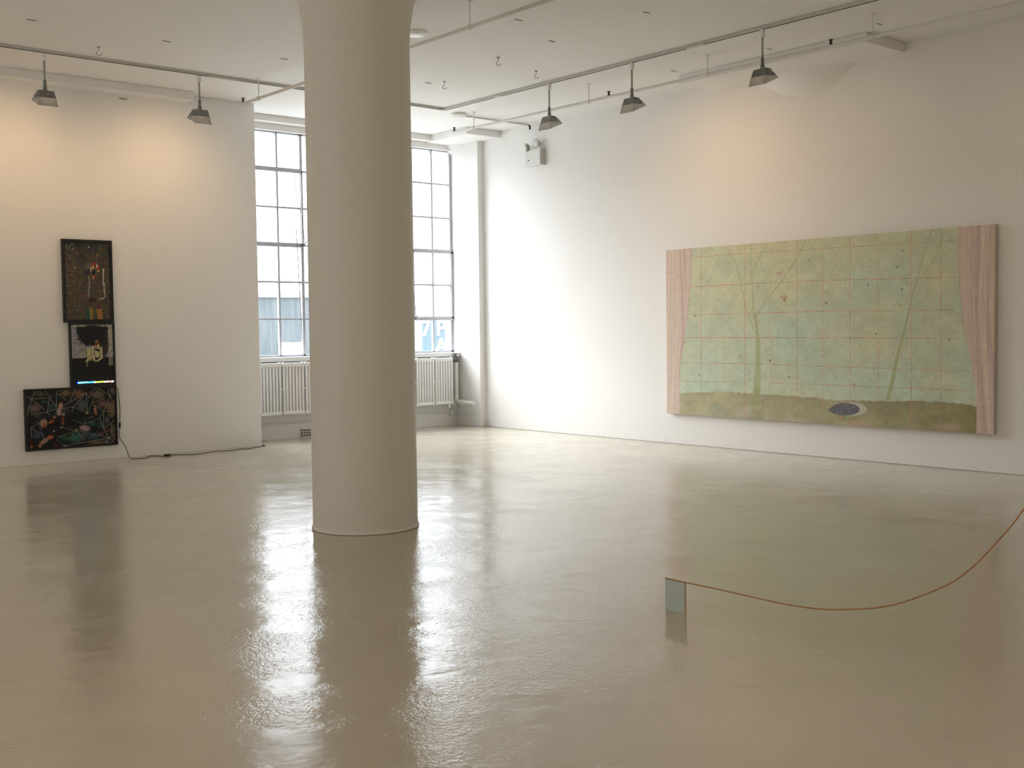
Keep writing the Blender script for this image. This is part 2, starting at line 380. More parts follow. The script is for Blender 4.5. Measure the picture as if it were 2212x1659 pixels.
def lamp_head(x, y, ang, name_label, tilt=0.0):
    """built facing +Y (toward the wall), rotated by ang about z"""
    root = thing('track_lamp', name_label, 'lamp', (0, 0, 0), 'wall washing lamps hung from the track')
    bm = bmesh.new(); bx(bm, -.022, .022, -.02, .02, H-.115, H-.0365, bevel=.005); obj('adapter', bm, ENAM, root)
    bm = bmesh.new(); tube(bm, [(0, 0, H-.11), (0, 0, 4.235)], .0115, 10); st = obj('stem', bm, RODM, root, smooth=50)
    bm = bmesh.new(); tube(bm, [(0, 0, 4.26), (0, 0, 4.175)], .017, 10); bx(bm, -.02, .02, -.012, .012, 4.135, 4.19, bevel=.003); obj('knuckle', bm, HEADD, root, smooth=50)
    # body: rear box
    def prism(prof, w0, w1=None):
        bm = bmesh.new(); A = []; B = []
        for k, (d, z, w) in enumerate(prof):
            A.append(bm.verts.new((-w, d, z))); B.append(bm.verts.new((w, d, z)))
        n = len(prof)
        for k in range(n): bm.faces.new((A[k], A[(k+1) % n], B[(k+1) % n], B[k]))
        bm.faces.new(A[::-1]); bm.faces.new(B); return bm
    body = prism([(-.045, 4.145, .078), (.030, 4.145, .078), (.068, 4.112, .084), (.05, 4.066, .086), (-.070, 4.062, .092)], 0)
    obj('housing', body, HEADD, root)
    # shroud: open trapezoid skirt around the mouth
    bm = bmesh.new()
    top = [(-.092, -.071, 4.068), (.092, -.071, 4.068), (.086, .070, 4.116), (-.086, .070, 4.116)]
    bot = [(-.104, -.092, 3.972), (.104, -.092, 3.972), (.104, .125, 4.062), (-.104, .125, 4.062)]
    T = [bm.verts.new(p) for p in top]; B = [bm.verts.new(p) for p in bot]
    for k in range(4): bm.faces.new((T[k], T[(k+1) % 4], B[(k+1) % 4], B[k]))
    r = bmesh.ops.solidify(bm, geom=list(bm.faces), thickness=.004)
    obj('shroud', bm, HEADL, root)
    bm = bmesh.new(); tube(bm, [(-.055, .01, 4.035), (.055, .01, 4.035)], .007, 10)
    obj('halogen_tube', bm, BULB, root)
    root.location = (x, y, 0); root.rotation_euler = (0, 0, ang)
    d = Vector((-math.sin(ang), math.cos(ang), 0))
    return root, d
BULB = mat('halogen_bulb', (1, .9, .8), .3, emit=(1, .72, .45), estr=25)
def light_for(x, y, d, power, z=4.0):
    p = Vector((x, y, z))+d*.05; a = p+d*1.0+Vector((0, 0, -.62))
    lamp('wall_washer_light', 'SPOT', power, (1.0, .66, .36), p, a, spot_size=math.radians(125), spot_blend=1.0, shadow_soft_size=.06)
specs = [(4.187, 12.58, 0, 30, 'grey wall washing lamp on a stem, leftmost of all, above the dark artworks'),
         (5.95, 12.58, 0, 30, 'grey wall washing lamp on the left track run, the one nearer the window'),
         (9.53, 10.435, -math.pi/2, 5, 'grey wall washing lamp beside the emergency light, farthest of three on the right track run'),
         (9.53, 9.04, -math.pi/2, 40, 'grey wall washing lamp in the middle of three on the right track run'),
         (9.53, 7.22, -math.pi/2, 10, 'grey wall washing lamp above the large painting, nearest of three on the right track run')]
for x, y, a, pw, lb in specs:
    r, d = lamp_head(x, y, a, lb); light_for(x, y, d, pw)
# fill spots without fixtures, added farther along both track runs, out of view
for x, y, a, pw in ((2.3, 12.58, 0, 48), (.4, 12.58, 0, 48), (-1.6, 12.58, 0, 48), (9.53, 4.6, -math.pi/2, 10), (9.53, 2.6, -math.pi/2, 18), (9.53, .6, -math.pi/2, 18)):
    light_for(x, y, Vector((-math.sin(a), math.cos(a), 0)), pw)

# ------------------------------------------------------------------ sprinkler pipes
def sprinkler_pipe(x, z, y0, y1, rods, heads, label):
    t_ = thing('sprinkler_pipe', label, 'pipe', (x, y0, z), 'sprinkler pipes under the ceiling')
    bm = bmesh.new(); tube(bm, [(x, y0, z), (x, y1, z)], .019, 12); obj('pipe', bm, PIPEW, t_, smooth=50)
    for y in rods:
        bm = bmesh.new(); tube(bm, [(x, y, H), (x, y, z+.01)], .006, 8); bx(bm, x-.03, x+.03, y-.012, y+.012, H-.006, H)
        lathe(bm, [(.026, -.012), (.026, .012)], 14, (x, y, z), (0, 1, 0)); obj('hanger_rod', bm, PIPEW, t_)
    for y in heads:
        bm = bmesh.new(); lathe(bm, [(.016, 0), (.018, .01), (.012, .018), (.012, .038), (.022, .042), (.022, .048)], 12, (x, y, z+.020))
        obj('sprinkler_head', bm, BLACK, t_, smooth=40)
sprinkler_pipe(10.03, 4.36, 13.02, -1, (6.274, 8.35, 10.25, 12.55), (6.75, 9.90, 13.0), 'thin white sprinkler pipe hung on rods along the right wall')
sprinkler_pipe(6.65, 4.345, 12.85, -1, (12.45, 8.36), (12.85,), 'thin white sprinkler pipe hung on rods passing behind the column top')
cb = thing('ceiling_conduit', 'ceiling junction box with a short conduit running to the corner over the emergency light', 'conduit', (9.95, 12.74, H))
bm = bmesh.new(); lathe(bm, [(.11, 0), (.105, .03), (.07, .05)], 20, (9.93, 12.76, H), (0, 0, -1)); obj('junction_box', bm, PIPEW, cb, smooth=40)
bm = bmesh.new(); tube(bm, [(10.0, 12.75, 4.555), (11.22, 12.75, 4.555)], .014, 10); obj('conduit', bm, TRACKM, cb, smooth=50)
bm = bmesh.new(); tube(bm, [(11.215, 12.75, 4.555), (11.25, 12.75, 4.545), (11.25, 12.75, 4.49)], .014, 10); obj('cable_end', bm, BLACK, cb, smooth=50)

# ceiling disc, hooks and anchor slots
dsc = thing('ceiling_disc', 'round white cover disc on the ceiling beside the column top', 'ceiling disc', (6.90, 9.56, H))
bm = bmesh.new(); lathe(bm, [(.125, 0), (.125, .012), (.10, .03), (.04, .035)], 32, (6.90, 9.56, H), (0, 0, -1)); obj('cover', bm, mat('bright_white_plastic', (.88, .88, .88), .4, vary=.02), dsc, smooth=40)
for a in (0, 2.1, 4.2):
    bm = bmesh.new(); lathe(bm, [(.008, 0), (.008, .004)], 8, (6.90+.1*math.cos(a), 9.56+.1*math.sin(a), H-.027), (0, 0, -1)); obj('screw', bm, BLACK, dsc)
hk = [((4.593, 12.092), 'wire hook in the ceiling above the left wall, behind the left track run'),
      ((8.256, 9.88), 'wire hook in the ceiling, nearest the camera of the three right of the column'),
      ((9.036, 10.119), 'wire hook in the ceiling closest to the right track run'),
      ((8.524, 11.233), 'wire hook in the ceiling, smallest and farthest of the three right of the column')]
h0 = thing('ceiling_hook', hk[0][1], 'hook', (4.593, 12.092, H), 'small hooks screwed in the ceiling')
bm = bmesh.new(); bx(bm, 4.578, 4.608, 12.082, 12.102, H-.008, H); obj('plate', bm, GREYMARK, h0)
bm = bmesh.new(); tube(bm, catmull([(4.593, 12.092, H), (4.593, 12.092, H-.038), (4.572, 12.098, H-.062), (4.576, 12.098, H-.084), (4.598, 12.092, H-.090), (4.618, 12.086, H-.078), (4.62, 12.086, H-.066)], 6), .0035, 8); obj('wire', bm, HOOKM, h0, smooth=60)
for (x, y), lb in hk[1:]: dup(h0, (x-4.593, y-12.092, 0), lb)
sl = [(3.706, 11.455, 'far left edge of the ceiling'), (5.061, 11.438, 'ceiling right of the left wire hook'), (6.404, 11.381, 'ceiling just left of the column'),
      (8.413, 11.416, 'ceiling beside the smallest hook'), (8.248, 8.98, 'ceiling above the middle hook'), (8.234, 7.606, 'ceiling near the top edge of the picture'),
      (10.338, 9.126, 'ceiling between the pipe and the right track run'), (7.426, 8.567, 'ceiling beside the pipe right of the column'),
      (10.361, 7.756, 'ceiling next to the nearest lamp stem'), (10.419, 6.44, 'ceiling above the slab over the large painting')]
s0 = None
for x, y, w in sl:
    lb = 'short dark metal anchor slot in the '+w
    if s0 is None:
        s0 = obj('anchor_slot', box(x-.045, x+.045, y-.006, y+.006, H-.006, H, bevel=.002), GREYMARK, base=(x, y, H)); tag(s0, lb, 'anchor', 'anchor slots in the ceiling')
    else: dup(s0, (x-sl[0][0], y-sl[0][1], 0), lb)
tag(obj('anchor_slot', box(5.50, 5.60, YL-.006, YL, 4.425, 4.437), GREYMARK, base=(5.55, YL, 4.43)), 'short dark metal anchor slot high on the left wall between the two lamps', 'anchor', 'anchor slots in the ceiling')

# ------------------------------------------------------------------ emergency light
em = thing('emergency_light', 'white emergency light box with two round heads high on the right wall', 'emergency light', (XR, 12.65, 3.95))
obj('battery_box', box(XR-.10, XR-.001, 12.50, 12.83, 3.945, 4.175, bevel=.008), mat('emergency_box_plastic', (.74, .74, .72), .5, vary=.02), em)
obj('side_panel', box(XR-.085, XR-.002, 12.485, 12.5, 3.95, 4.17), mat('box_side_beige', (.50, .48, .42), .5, vary=.03), em)
bm = bmesh.new(); lathe(bm, [(.010, 0), (.010, .006)], 10, (XR-.10, 12.75, 4.03), (-1, 0, 0)); obj('test_button', bm, BLACK, em)
bm = bmesh.new(); tube(bm, [(XR-.06, 12.74, 4.17), (XR-.06, 12.74, 4.20), ], .02); tube(bm, [(XR-.06, 12.56, 4.17), (XR-.06, 12.56, 4.22)], .02); bx(bm, XR-.08, XR-.04, 12.52, 12.80, 4.17, 4.195); obj('bracket', bm, ENAM, em)
HG = mat('lamp_lens', (.62, .63, .62), .25, vary=.08, bscale=60)
RIM = mat('lamp_rim_grey', (.42, .42, .38), .5, vary=.05)
for c, dr in (((XR-.12, 12.80, 4.225), (-.80, .35, -.15)), ((XR-.10, 12.585, 4.265), (-.90, -.10, -.25))):
    bm = bmesh.new(); lathe(bm, [(.02, -.07), (.045, -.05), (.062, -.01), (.064, .004), (.058, .006)], 24, c, dr); hd = obj('lamp_head', bm, RIM, em, smooth=40)
    bm = bmesh.new(); lathe(bm, [(.057, .004), (.05, .010), (.02, .015), (.0, .016)], 24, c, dr); obj('lens', bm, HG, hd, smooth=60)

# ------------------------------------------------------------------ painted surfaces
class Paint:
    """Raster on a grid; features are given in a working frame X,Y that a homography maps to the canvas."""
    def __init__(s, nu, nv, quad):
        s.nu, s.nv = nu, nv
        A = []; B = []
        for (u, v), (x, y) in zip(((0, 1), (1, 1), (1, 0), (0, 0)), quad):
            A += [[u, v, 1, 0, 0, 0, -u*x, -v*x], [0, 0, 0, u, v, 1, -u*y, -v*y]]; B += [x, y]
        h = np.append(np.linalg.solve(np.array(A, float), np.array(B, float)), 1).reshape(3, 3)
        u, v = np.meshgrid(np.linspace(0, 1, nu), np.linspace(0, 1, nv))
        w = h[2, 0]*u+h[2, 1]*v+h[2, 2]
        s.X = (h[0, 0]*u+h[0, 1]*v+h[0, 2])/w; s.Y = (h[1, 0]*u+h[1, 1]*v+h[1, 2])/w
        s.u, s.v = u, v; s.img = np.zeros((nv, nu, 3))
    def noise(s, cx, cy, seed=0):
        r = np.random.default_rng(seed); g = r.random((cy+2, cx+2))
        a = s.u*cx; b = s.v*cy; i = np.clip(a.astype(int), 0, cx); j = np.clip(b.astype(int), 0, cy); fa = a-i; fb = b-j
        fa = fa*fa*(3-2*fa); fb = fb*fb*(3-2*fb)
        return (g[j, i]*(1-fa)+g[j, i+1]*fa)*(1-fb)+(g[j+1, i]*(1-fa)+g[j+1, i+1]*fa)*fb
    def put(s, mask, color, a=1.0):
        k = (np.clip(mask, 0, 1)*a)[..., None]; s.img = s.img*(1-k)+np.array(color)*k
    def seg(s, p, q, w0, w1, color, a=1.0, soft=.8):
        px, py = p; dx, dy = q[0]-px, q[1]-py; L2 = dx*dx+dy*dy+1e-9
        m_ = max(w0, w1)+2*soft
        sel = (s.X > min(px, q[0])-m_) & (s.X < max(px, q[0])+m_) & (s.Y > min(py, q[1])-m_) & (s.Y < max(py, q[1])+m_)
        if not sel.any(): return
        X = s.X[sel]; Y = s.Y[sel]
        t = np.clip(((X-px)*dx+(Y-py)*dy)/L2, 0, 1); d = np.hypot(X-px-t*dx, Y-py-t*dy)
        k = np.clip((w0+(w1-w0)*t-d)/soft+.5, 0, 1)*a
        s.img[sel] = s.img[sel]*(1-k[:, None])+np.array(color)*k[:, None]
    def line(s, pts, w, color, a=1.0, soft=.8):
        ws = w if isinstance(w, (list, tuple)) else [w]*len(pts)
        for i in range(len(pts)-1): s.seg(pts[i], pts[i+1], ws[i], ws[i+1], color, a, soft)
    def blob(s, x, y, rx, ry, color, a=1.0, soft=.3, rot=0):
        c, n = math.cos(rot), math.sin(rot); dx = s.X-x; dy = s.Y-y
        d = np.hypot((dx*c+dy*n)/rx, (-dx*n+dy*c)/ry); s.put((1-d)/soft+.5, color, a)
    def poly(s, pts, color, a=1.0):
        ins = np.zeros(s.X.shape, bool); n = len(pts)
        for i in range(n):
            x0, y0 = pts[i]; x1, y1 = pts[(i+1) % n]
            if y0 == y1: continue
            c = ((s.Y > y0) != (s.Y > y1)) & (s.X < (x1-x0)*(s.Y-y0)/(y1-y0)+x0); ins ^= c
        s.put(ins.astype(float), color, a); return ins
    def mesh(s, name, P00, U, V, m, parent, thick=.0):
        """P00: lower-left corner, U/V: edge vectors"""
        P00, U, V = np.array(P00), np.array(U), np.array(V)
        co = P00+s.u[..., None]*U+s.v[..., None]*V
        off = np.zeros(3); w = parent
        while w is not None: off += np.array(w.location); w = w.parent
        co = (co-off).reshape(-1, 3)
        idx = np.arange(s.nu*s.nv).reshape(s.nv, s.nu)
        F = np.stack([idx[:-1, :-1], idx[:-1, 1:], idx[1:, 1:], idx[1:, :-1]], -1).reshape(-1, 4)
        me = bpy.data.meshes.new(name); me.vertices.add(len(co)); me.vertices.foreach_set('co', co.astype(np.float32).ravel())
        me.loops.add(F.size); me.loops.foreach_set('vertex_index', F.ravel().astype(np.int32))
        me.polygons.add(len(F)); me.polygons.foreach_set('loop_start', np.arange(0, F.size, 4, dtype=np.int32))
        me.update(calc_edges=True)
        at = me.color_attributes.new('paint', 'FLOAT_COLOR', 'POINT')
        rgba = np.ones((len(co), 4), np.float32); rgba[:, :3] = np.clip(s.img, 0, 1).reshape(-1, 3)
        at.data.foreach_set('color', rgba.ravel()); me.materials.append(m)
        o = bpy.data.objects.new(name, me); COL.objects.link(o); o.parent = parent; return o
def paint_mat(name, rough=.7, brush=60, spec=.3, grain=.06, cloth=True):
    m = bpy.data.materials.new(name); m.use_nodes = True; nt = m.node_tree; N = nt.nodes; L = nt.links; b = N['Principled BSDF']
    at = N.new('ShaderNodeAttribute'); at.attribute_name = 'paint'
    t = N.new('ShaderNodeTexCoord'); n = N.new('ShaderNodeTexNoise'); n.inputs['Scale'].default_value = brush; n.inputs['Detail'].default_value = 8
    L.new(t.outputs['Object'], n.inputs['Vector'])
    mr = N.new('ShaderNodeMapRange'); mr.inputs[1].default_value = .3; mr.inputs[2].default_value = .7; mr.inputs[3].default_value = 1-grain; mr.inputs[4].default_value = 1+grain
    L.new(n.outputs['Fac'], mr.inputs[0])
    mm = N.new('ShaderNodeVectorMath'); mm.operation = 'SCALE'; L.new(at.outputs['Color'], mm.inputs[0]); L.new(mr.outputs[0], mm.inputs['Scale'])
    L.new(mm.outputs[0], b.inputs['Base Color']); b.inputs['Roughness'].default_value = rough; b.inputs['Specular IOR Level'].default_value = spec
    bp = N.new('ShaderNodeBump'); bp.inputs['Strength'].default_value = .3; bp.inputs['Distance'].default_value = .002
    L.new(n.outputs['Fac'], bp.inputs['Height']); L.new(bp.outputs[0], b.inputs['Normal'])
    return m

# ---- large painting on the right wall
def big_painting():
    y0, y1, z0, z1, x = 10.09, 5.635, .402, 2.548, XR-.055
    root = thing('landscape_painting', 'very wide pale green canvas of thin trees between pink curtains on the right wall', 'painting', (XR, (y0+y1)/2, z0))
    P = Paint(820, 400, ((104, 218), (2046, 66), (2038, 1305), (111, 1185)))
    n1, n2, n3, n4 = P.noise(14, 8, 1), P.noise(36, 20, 2), P.noise(90, 45, 3), P.noise(7, 4, 4)
    base = np.array((.55, .61, .45)); alt = np.array((.66, .64, .42)); blu = np.array((.49, .66, .59))
    a = np.clip(n1*.9+n2*.35-.25+(.5-P.v)*-.25, 0, 1)[..., None]
    P.img = base*(1-a)+alt*a
    b_ = np.clip((n4+n2*.4-.6)*1.5+(.35-P.v)*.5, 0, 1)[..., None]*.5; P.img = P.img*(1-b_)+blu*b_
    P.img *= (1+.10*(n3-.5)+.08*(n2-.5))[..., None]
    # ground
    gx = [104, 190, 480, 700, 900, 1100, 1340, 1600, 1800, 1925, 2050]; gy = [1062, 1060, 1055, 1070, 1080, 1100, 1110, 1106, 1116, 1135, 1140]
    gb = np.interp(P.X, gx, gy)+(n3-.5)*10
    mask = np.clip((P.Y-gb)/5, 0, 1); gn = P.noise(22, 30, 5)*.6+n3*.4; dk = np.interp(P.X, [104, 900, 1400, 1930], [0, .15, .45, 1.0])[..., None]
    gc = np.array((.42, .39, .245))*(1-dk)+np.array((.29, .26, .13))*dk; gc = gc*(.85+.4*gn)[..., None]
    lt = np.clip((P.Y-gb-60)/80, 0, 1)[..., None]*(1-dk)*.45*np.clip(P.noise(30, 14, 6)*1.6-.4, 0, 1)[..., None]; gc = gc*(1-lt)+np.array((.62, .58, .44))*lt
    P.img = P.img*(1-mask[..., None])+gc*mask[..., None]
    for x_, y_, rx, ry, c in ((410, 1165, 45, 30, (.30, .36, .30)), (1760, 1265, 90, 26, (.62, .42, .34)), (1240, 1245, 60, 18, (.66, .42, .30)), (1410, 1180, 60, 30, (.33, .30, .17)), (560, 1180, 60, 30, (.58, .52, .42))):
        P.blob(x_, y_, rx, ry, c, .45, soft=1.0)
    # grid of fine red lines
    red = (.70, .30, .20); drk = (.38, .24, .17)
    r = np.random.default_rng(5)
    V = [(312, 215, 1195, .8), (447, 740, 1000, .5), (571, 175, 1215, .8), (724, 200, 1220, .35), (880, 160, 1236, .9), (1030, 200, 1245, .6), (1192, 140, 1255, .95), (1357, 190, 1265, .55), (1551, 100, 1275, .9), (1724, 95, 1280, .7), (1911, 900, 1290, .7)]
    for x_, ya, yb, al in V:
        ys = np.linspace(ya, yb, 22)
        for i in range(21):
            xx = x_+ (2 if ys[i] > 700 else 0); k = min(1, al*(.7+.55*r.random()))
            P.seg((xx, ys[i]), (xx+r.normal()*.3, ys[i+1]), 1.6, 1.6, red if r.random() < .7 else drk, k, 1.4)
    Hs = [([(270, 258), (870, 219), (1357, 190), (1828, 160)], .7), ([(245, 435), (880, 404), (1192, 394), (1832, 377)], .85), ([(232, 601), (1030, 580), (1551, 574), (1852, 572)], .8),
          ([(218, 736), (1192, 736), (1870, 741)], .95), ([(193, 886), (571, 890), (1035, 905), (1192, 910), (1918, 933)], .75), ([(190, 996), (575, 1000)], .7), ([(724, 1003), (880, 1008), (1926, 1048)], .8), ]
    for pts, al in Hs:
        xs = np.arange(pts[0][0], pts[-1][0], 45); yy = np.interp(xs, [p_[0] for p_ in pts], [p_[1] for p_ in pts])
        for i in range(len(xs)-1):
            k = min(1, al*(.7+.55*r.random())); P.seg((xs[i], yy[i]), (xs[i+1], yy[i+1]), 1.7, 1.7, red if r.random() < .65 else drk, k, 1.4)
    # trees
    tc_ = (.43, .45, .24); td = (.42, .43, .17)
    P.line([(632, 1132), (643, 1050), (650, 900), (650, 750), (640, 650), (634, 600)], [22, 20, 15, 12, 9, 8], tc_, .78, 3)
    P.line([(662, 1060), (664, 950), (662, 760)], [4, 4, 3], td, .3, 3)
    P.line([(626, 620), (618, 480), (611, 340), (604, 178)], [5, 4, 3.5, 2.5], td, .55, 2)
    P.line([(645, 610), (690, 520), (790, 400), (870, 280), (905, 215), (925, 165)], [5, 4, 3.5, 4, 4, 3], td, .55, 2)
    P.line([(905, 215), (938, 166)], [3, 2], td, .4, 2)
    P.line([(618, 345), (660, 260), (706, 178)], [3, 3, 2], td, .55, 2)
    P.line([(630, 700), (600, 620), (570, 530), (545, 400), (520, 300), (484, 215)], [5, 4, 4, 3, 3, 3], td, .42, 2)
    for k in range(5): P.line([(616+k*9, 1125-abs(k-2)*3), (630+k*6, 1040)], [2, 1.5], (.30, .30, .12), .6, 2)
    P.line([(608, 1125), (640, 1135), (662, 1120)], 3, (.27, .25, .15), .5, 3)
    P.line([(1416, 1096), (1446, 980), (1470, 850), (1502, 730), (1536, 590), (1562, 470), (1590, 380), (1610, 300), (1640, 200), (1672, 98)], [13, 12, 9, 8, 6, 5, 4, 3.5, 3, 3], tc_, .75, 3)
    P.line([(1422, 1094), (1452, 970), (1506, 730), (1540, 590)], [4, 4, 3, 2], td, .5, 3)
    P.line([(1590, 400), (1640, 340), (1690, 270), (1722, 190), (1745, 105)], [3, 3, 3, 3, 3], td, .45, 2)
    # hole with pale rim
    P.blob(1196, 1158, 96, 40, (.62, .60, .47), .85, .1)
    P.blob(1165, 1159, 86, 37, (.16, .15, .17), 1, .08); P.poly([(1062, 1162), (1100, 1135), (1100, 1188)], (.16, .15, .17))
    for k in range(60):
        ang = r.random()*6.28; q = .25+.65*r.random()
        P.seg((1160+q*75*math.cos(ang), 1160+q*32*math.sin(ang)), (1160+q*75*math.cos(ang+.35), 1160+q*32*math.sin(ang+.35)), 1.2, 1.2, [(.36, .30, .33), (.10, .12, .18), (.42, .36, .34), (.12, .22, .24)][k % 4], .7, 1.2)
    # insects
    def fly(x_, y_, s_, c, al=.8):
        P.seg((x_-s_, y_-s_*.5), (x_+s_*.3, y_+s_*.5), s_*.28, s_*.2, c, al, 1.5); P.seg((x_-s_*.2, y_+s_*.6), (x_+s_, y_-s_*.6), s_*.28, s_*.2, c, al, 1.5)
        P.seg((x_, y_-s_), (x_+s_*.2, y_+s_), s_*.18, s_*.15, c, al, 1.5)
    br = (.42, .24, .10); pk_ = (.55, .30, .28); db = (.16, .18, .20); ye = (.55, .50, .10)
    for x_, y_, s_, c in ((769, 358, 11, pk_), (787, 352, 8, pk_), (806, 503, 18, br), (650, 432, 8, pk_), (1052, 532, 8, db), (1298, 424, 7, db), (1498, 450, 8, db), (722, 872, 9, db),
                          (1466, 318, 8, db), (1478, 315, 6, db), (1503, 222, 6, db), (950, 280, 5, db), (353, 406, 4, db), (278, 607, 7, db), (218, 765, 6, db), (405, 878, 7, (.3, .42, .42)), (303, 957, 6, db),
                          (540, 850, 9, ye), (1255, 780, 8, ye), (1160, 395, 7, ye), (1220, 1013, 7, db), (1347, 713, 7, db), (1775, 750, 7, db), (1665, 480, 6, ye), (1145, 1206, 9, (.62, .25, .12)),
                          (835, 970, 7, db), (462, 205, 5, pk_), (1285, 705, 8, ye), (678, 1110, 6, db), (625, 1168, 5, db), (1310, 273, 6, pk_), (1030, 842, 5, db), (1488, 548, 9, ye), (920, 1068, 6, pk_), (1400, 962, 6, ye), (605, 290, 5, (.3, .32, .45)), (1506, 800, 5, br)):
        fly(x_, y_, s_, c)
    # curtains
    cu = np.array((.67, .54, .46)); 
    for pts, sd in (([(100, 210), (262, 205), (252, 300), (247, 440), (236, 570), (215, 740), (190, 890), (190, 1000), (186, 1195), (105, 1190)], 21),
                    ([(1818, 80), (1826, 250), (1832, 400), (1850, 560), (1856, 650), (1872, 730), (1892, 830), (1914, 920), (1930, 1040), (1936, 1140), (1936, 1310), (2060, 1320), (2070, 50)], 22)):
        ins = P.poly(pts, cu)
        left = sd == 21
        sh = P.X-(P.Y-700)*(-.05 if left else .07)*np.clip((P.Y-300)/500, 0, 1)
        st = np.zeros_like(sh); rr = np.random.default_rng(sd)
        for k in range(26):
            c0 = rr.uniform(105, 262) if left else rr.uniform(1815, 2045); w_ = rr.uniform(2, 9); st += rr.uniform(-1, 1)*np.exp(-((sh-c0-8*np.sin(P.Y/170+k))/w_)**2)*np.clip(.4+P.noise(3, 6, 40+k), 0, 1)
        f = np.clip(st, -1, 1)[..., None]; colr = cu+np.where(f > 0, f*np.array((.07, .07, .02)), f*np.array((.09, .11, .08)))
        P.img = np.where(ins[..., None], colr*(1+.08*(n3-.5))[..., None], P.img)
    P.line([(256, 300), (247, 440), (232, 600), (210, 750), (188, 890), (186, 980)], 3, (.45, .36, .28), .45, 3)
    P.line([(1826, 170), (1834, 420), (1856, 660), (1878, 760)], 2.5, (.38, .32, .26), .5, 3)
    P.line([(1893, 210), (1902, 330)], 3, (.50, .28, .22), .5, 4)
    P.line([(2041, 70), (2036, 1300)], 2.5, (.40, .30, .20), .7, 3); P.line([(1960, 440), (1985, 560), (1990, 700), (2005, 850)], 3, (.42, .34, .30), .4, 5)
    P.mesh('painted_face', (x, y0, z0), (0, y1-y0, 0), (0, 0, z1-z0), paint_mat('oil_paint', brush=35, grain=.07), root)
    edge = mat('canvas_edge', (.55, .50, .42), .8, vary=.1, bscale=30)
    obj('stretcher', box(x+.0015, XR-.004, y1, y0, z0, z1, bevel=.003), edge, root)
big_painting()

# ---- three dark pictures joined on the left wall
def frame_bm(x0, x1, z0, z1, w, y0, y1):
    bm = bmesh.new()
    bx(bm, x0, x1, y0, y1, z0, z0+w, bevel=.002); bx(bm, x0, x1, y0, y1, z1-w, z1, bevel=.002)
    bx(bm, x0, x0+w, y0, y1, z0+w-.002, z1-w+.002, bevel=.002); bx(bm, x1-w, x1, y0, y1, z0+w-.002, z1-w+.002, bevel=.002)
    bx(bm, x0+.004, x1-.004, y1-.012, y1-.002, z0+.004, z1-.004)
    return bm
PM2 = paint_mat('dark_collage', rough=.5, brush=80, grain=.15)
def picture(name, label, x0, x1, z0, z1, w, P, face_rgb=None):
    yf, yb = YL-.048, YL-.002
    root = thing(name, label, 'picture', (x0, YL, z0), None)
    obj('frame', frame_bm(x0, x1, z0, z1, w, yf, yb), BLKWOOD, root)
    P.mesh('picture_face', (x0+w*.98, YL-.036, z0+w*.98), (x1-x0-2*w*.98, 0, 0), (0, 0, z1-z0-2*w*.98), PM2, root)
    return root
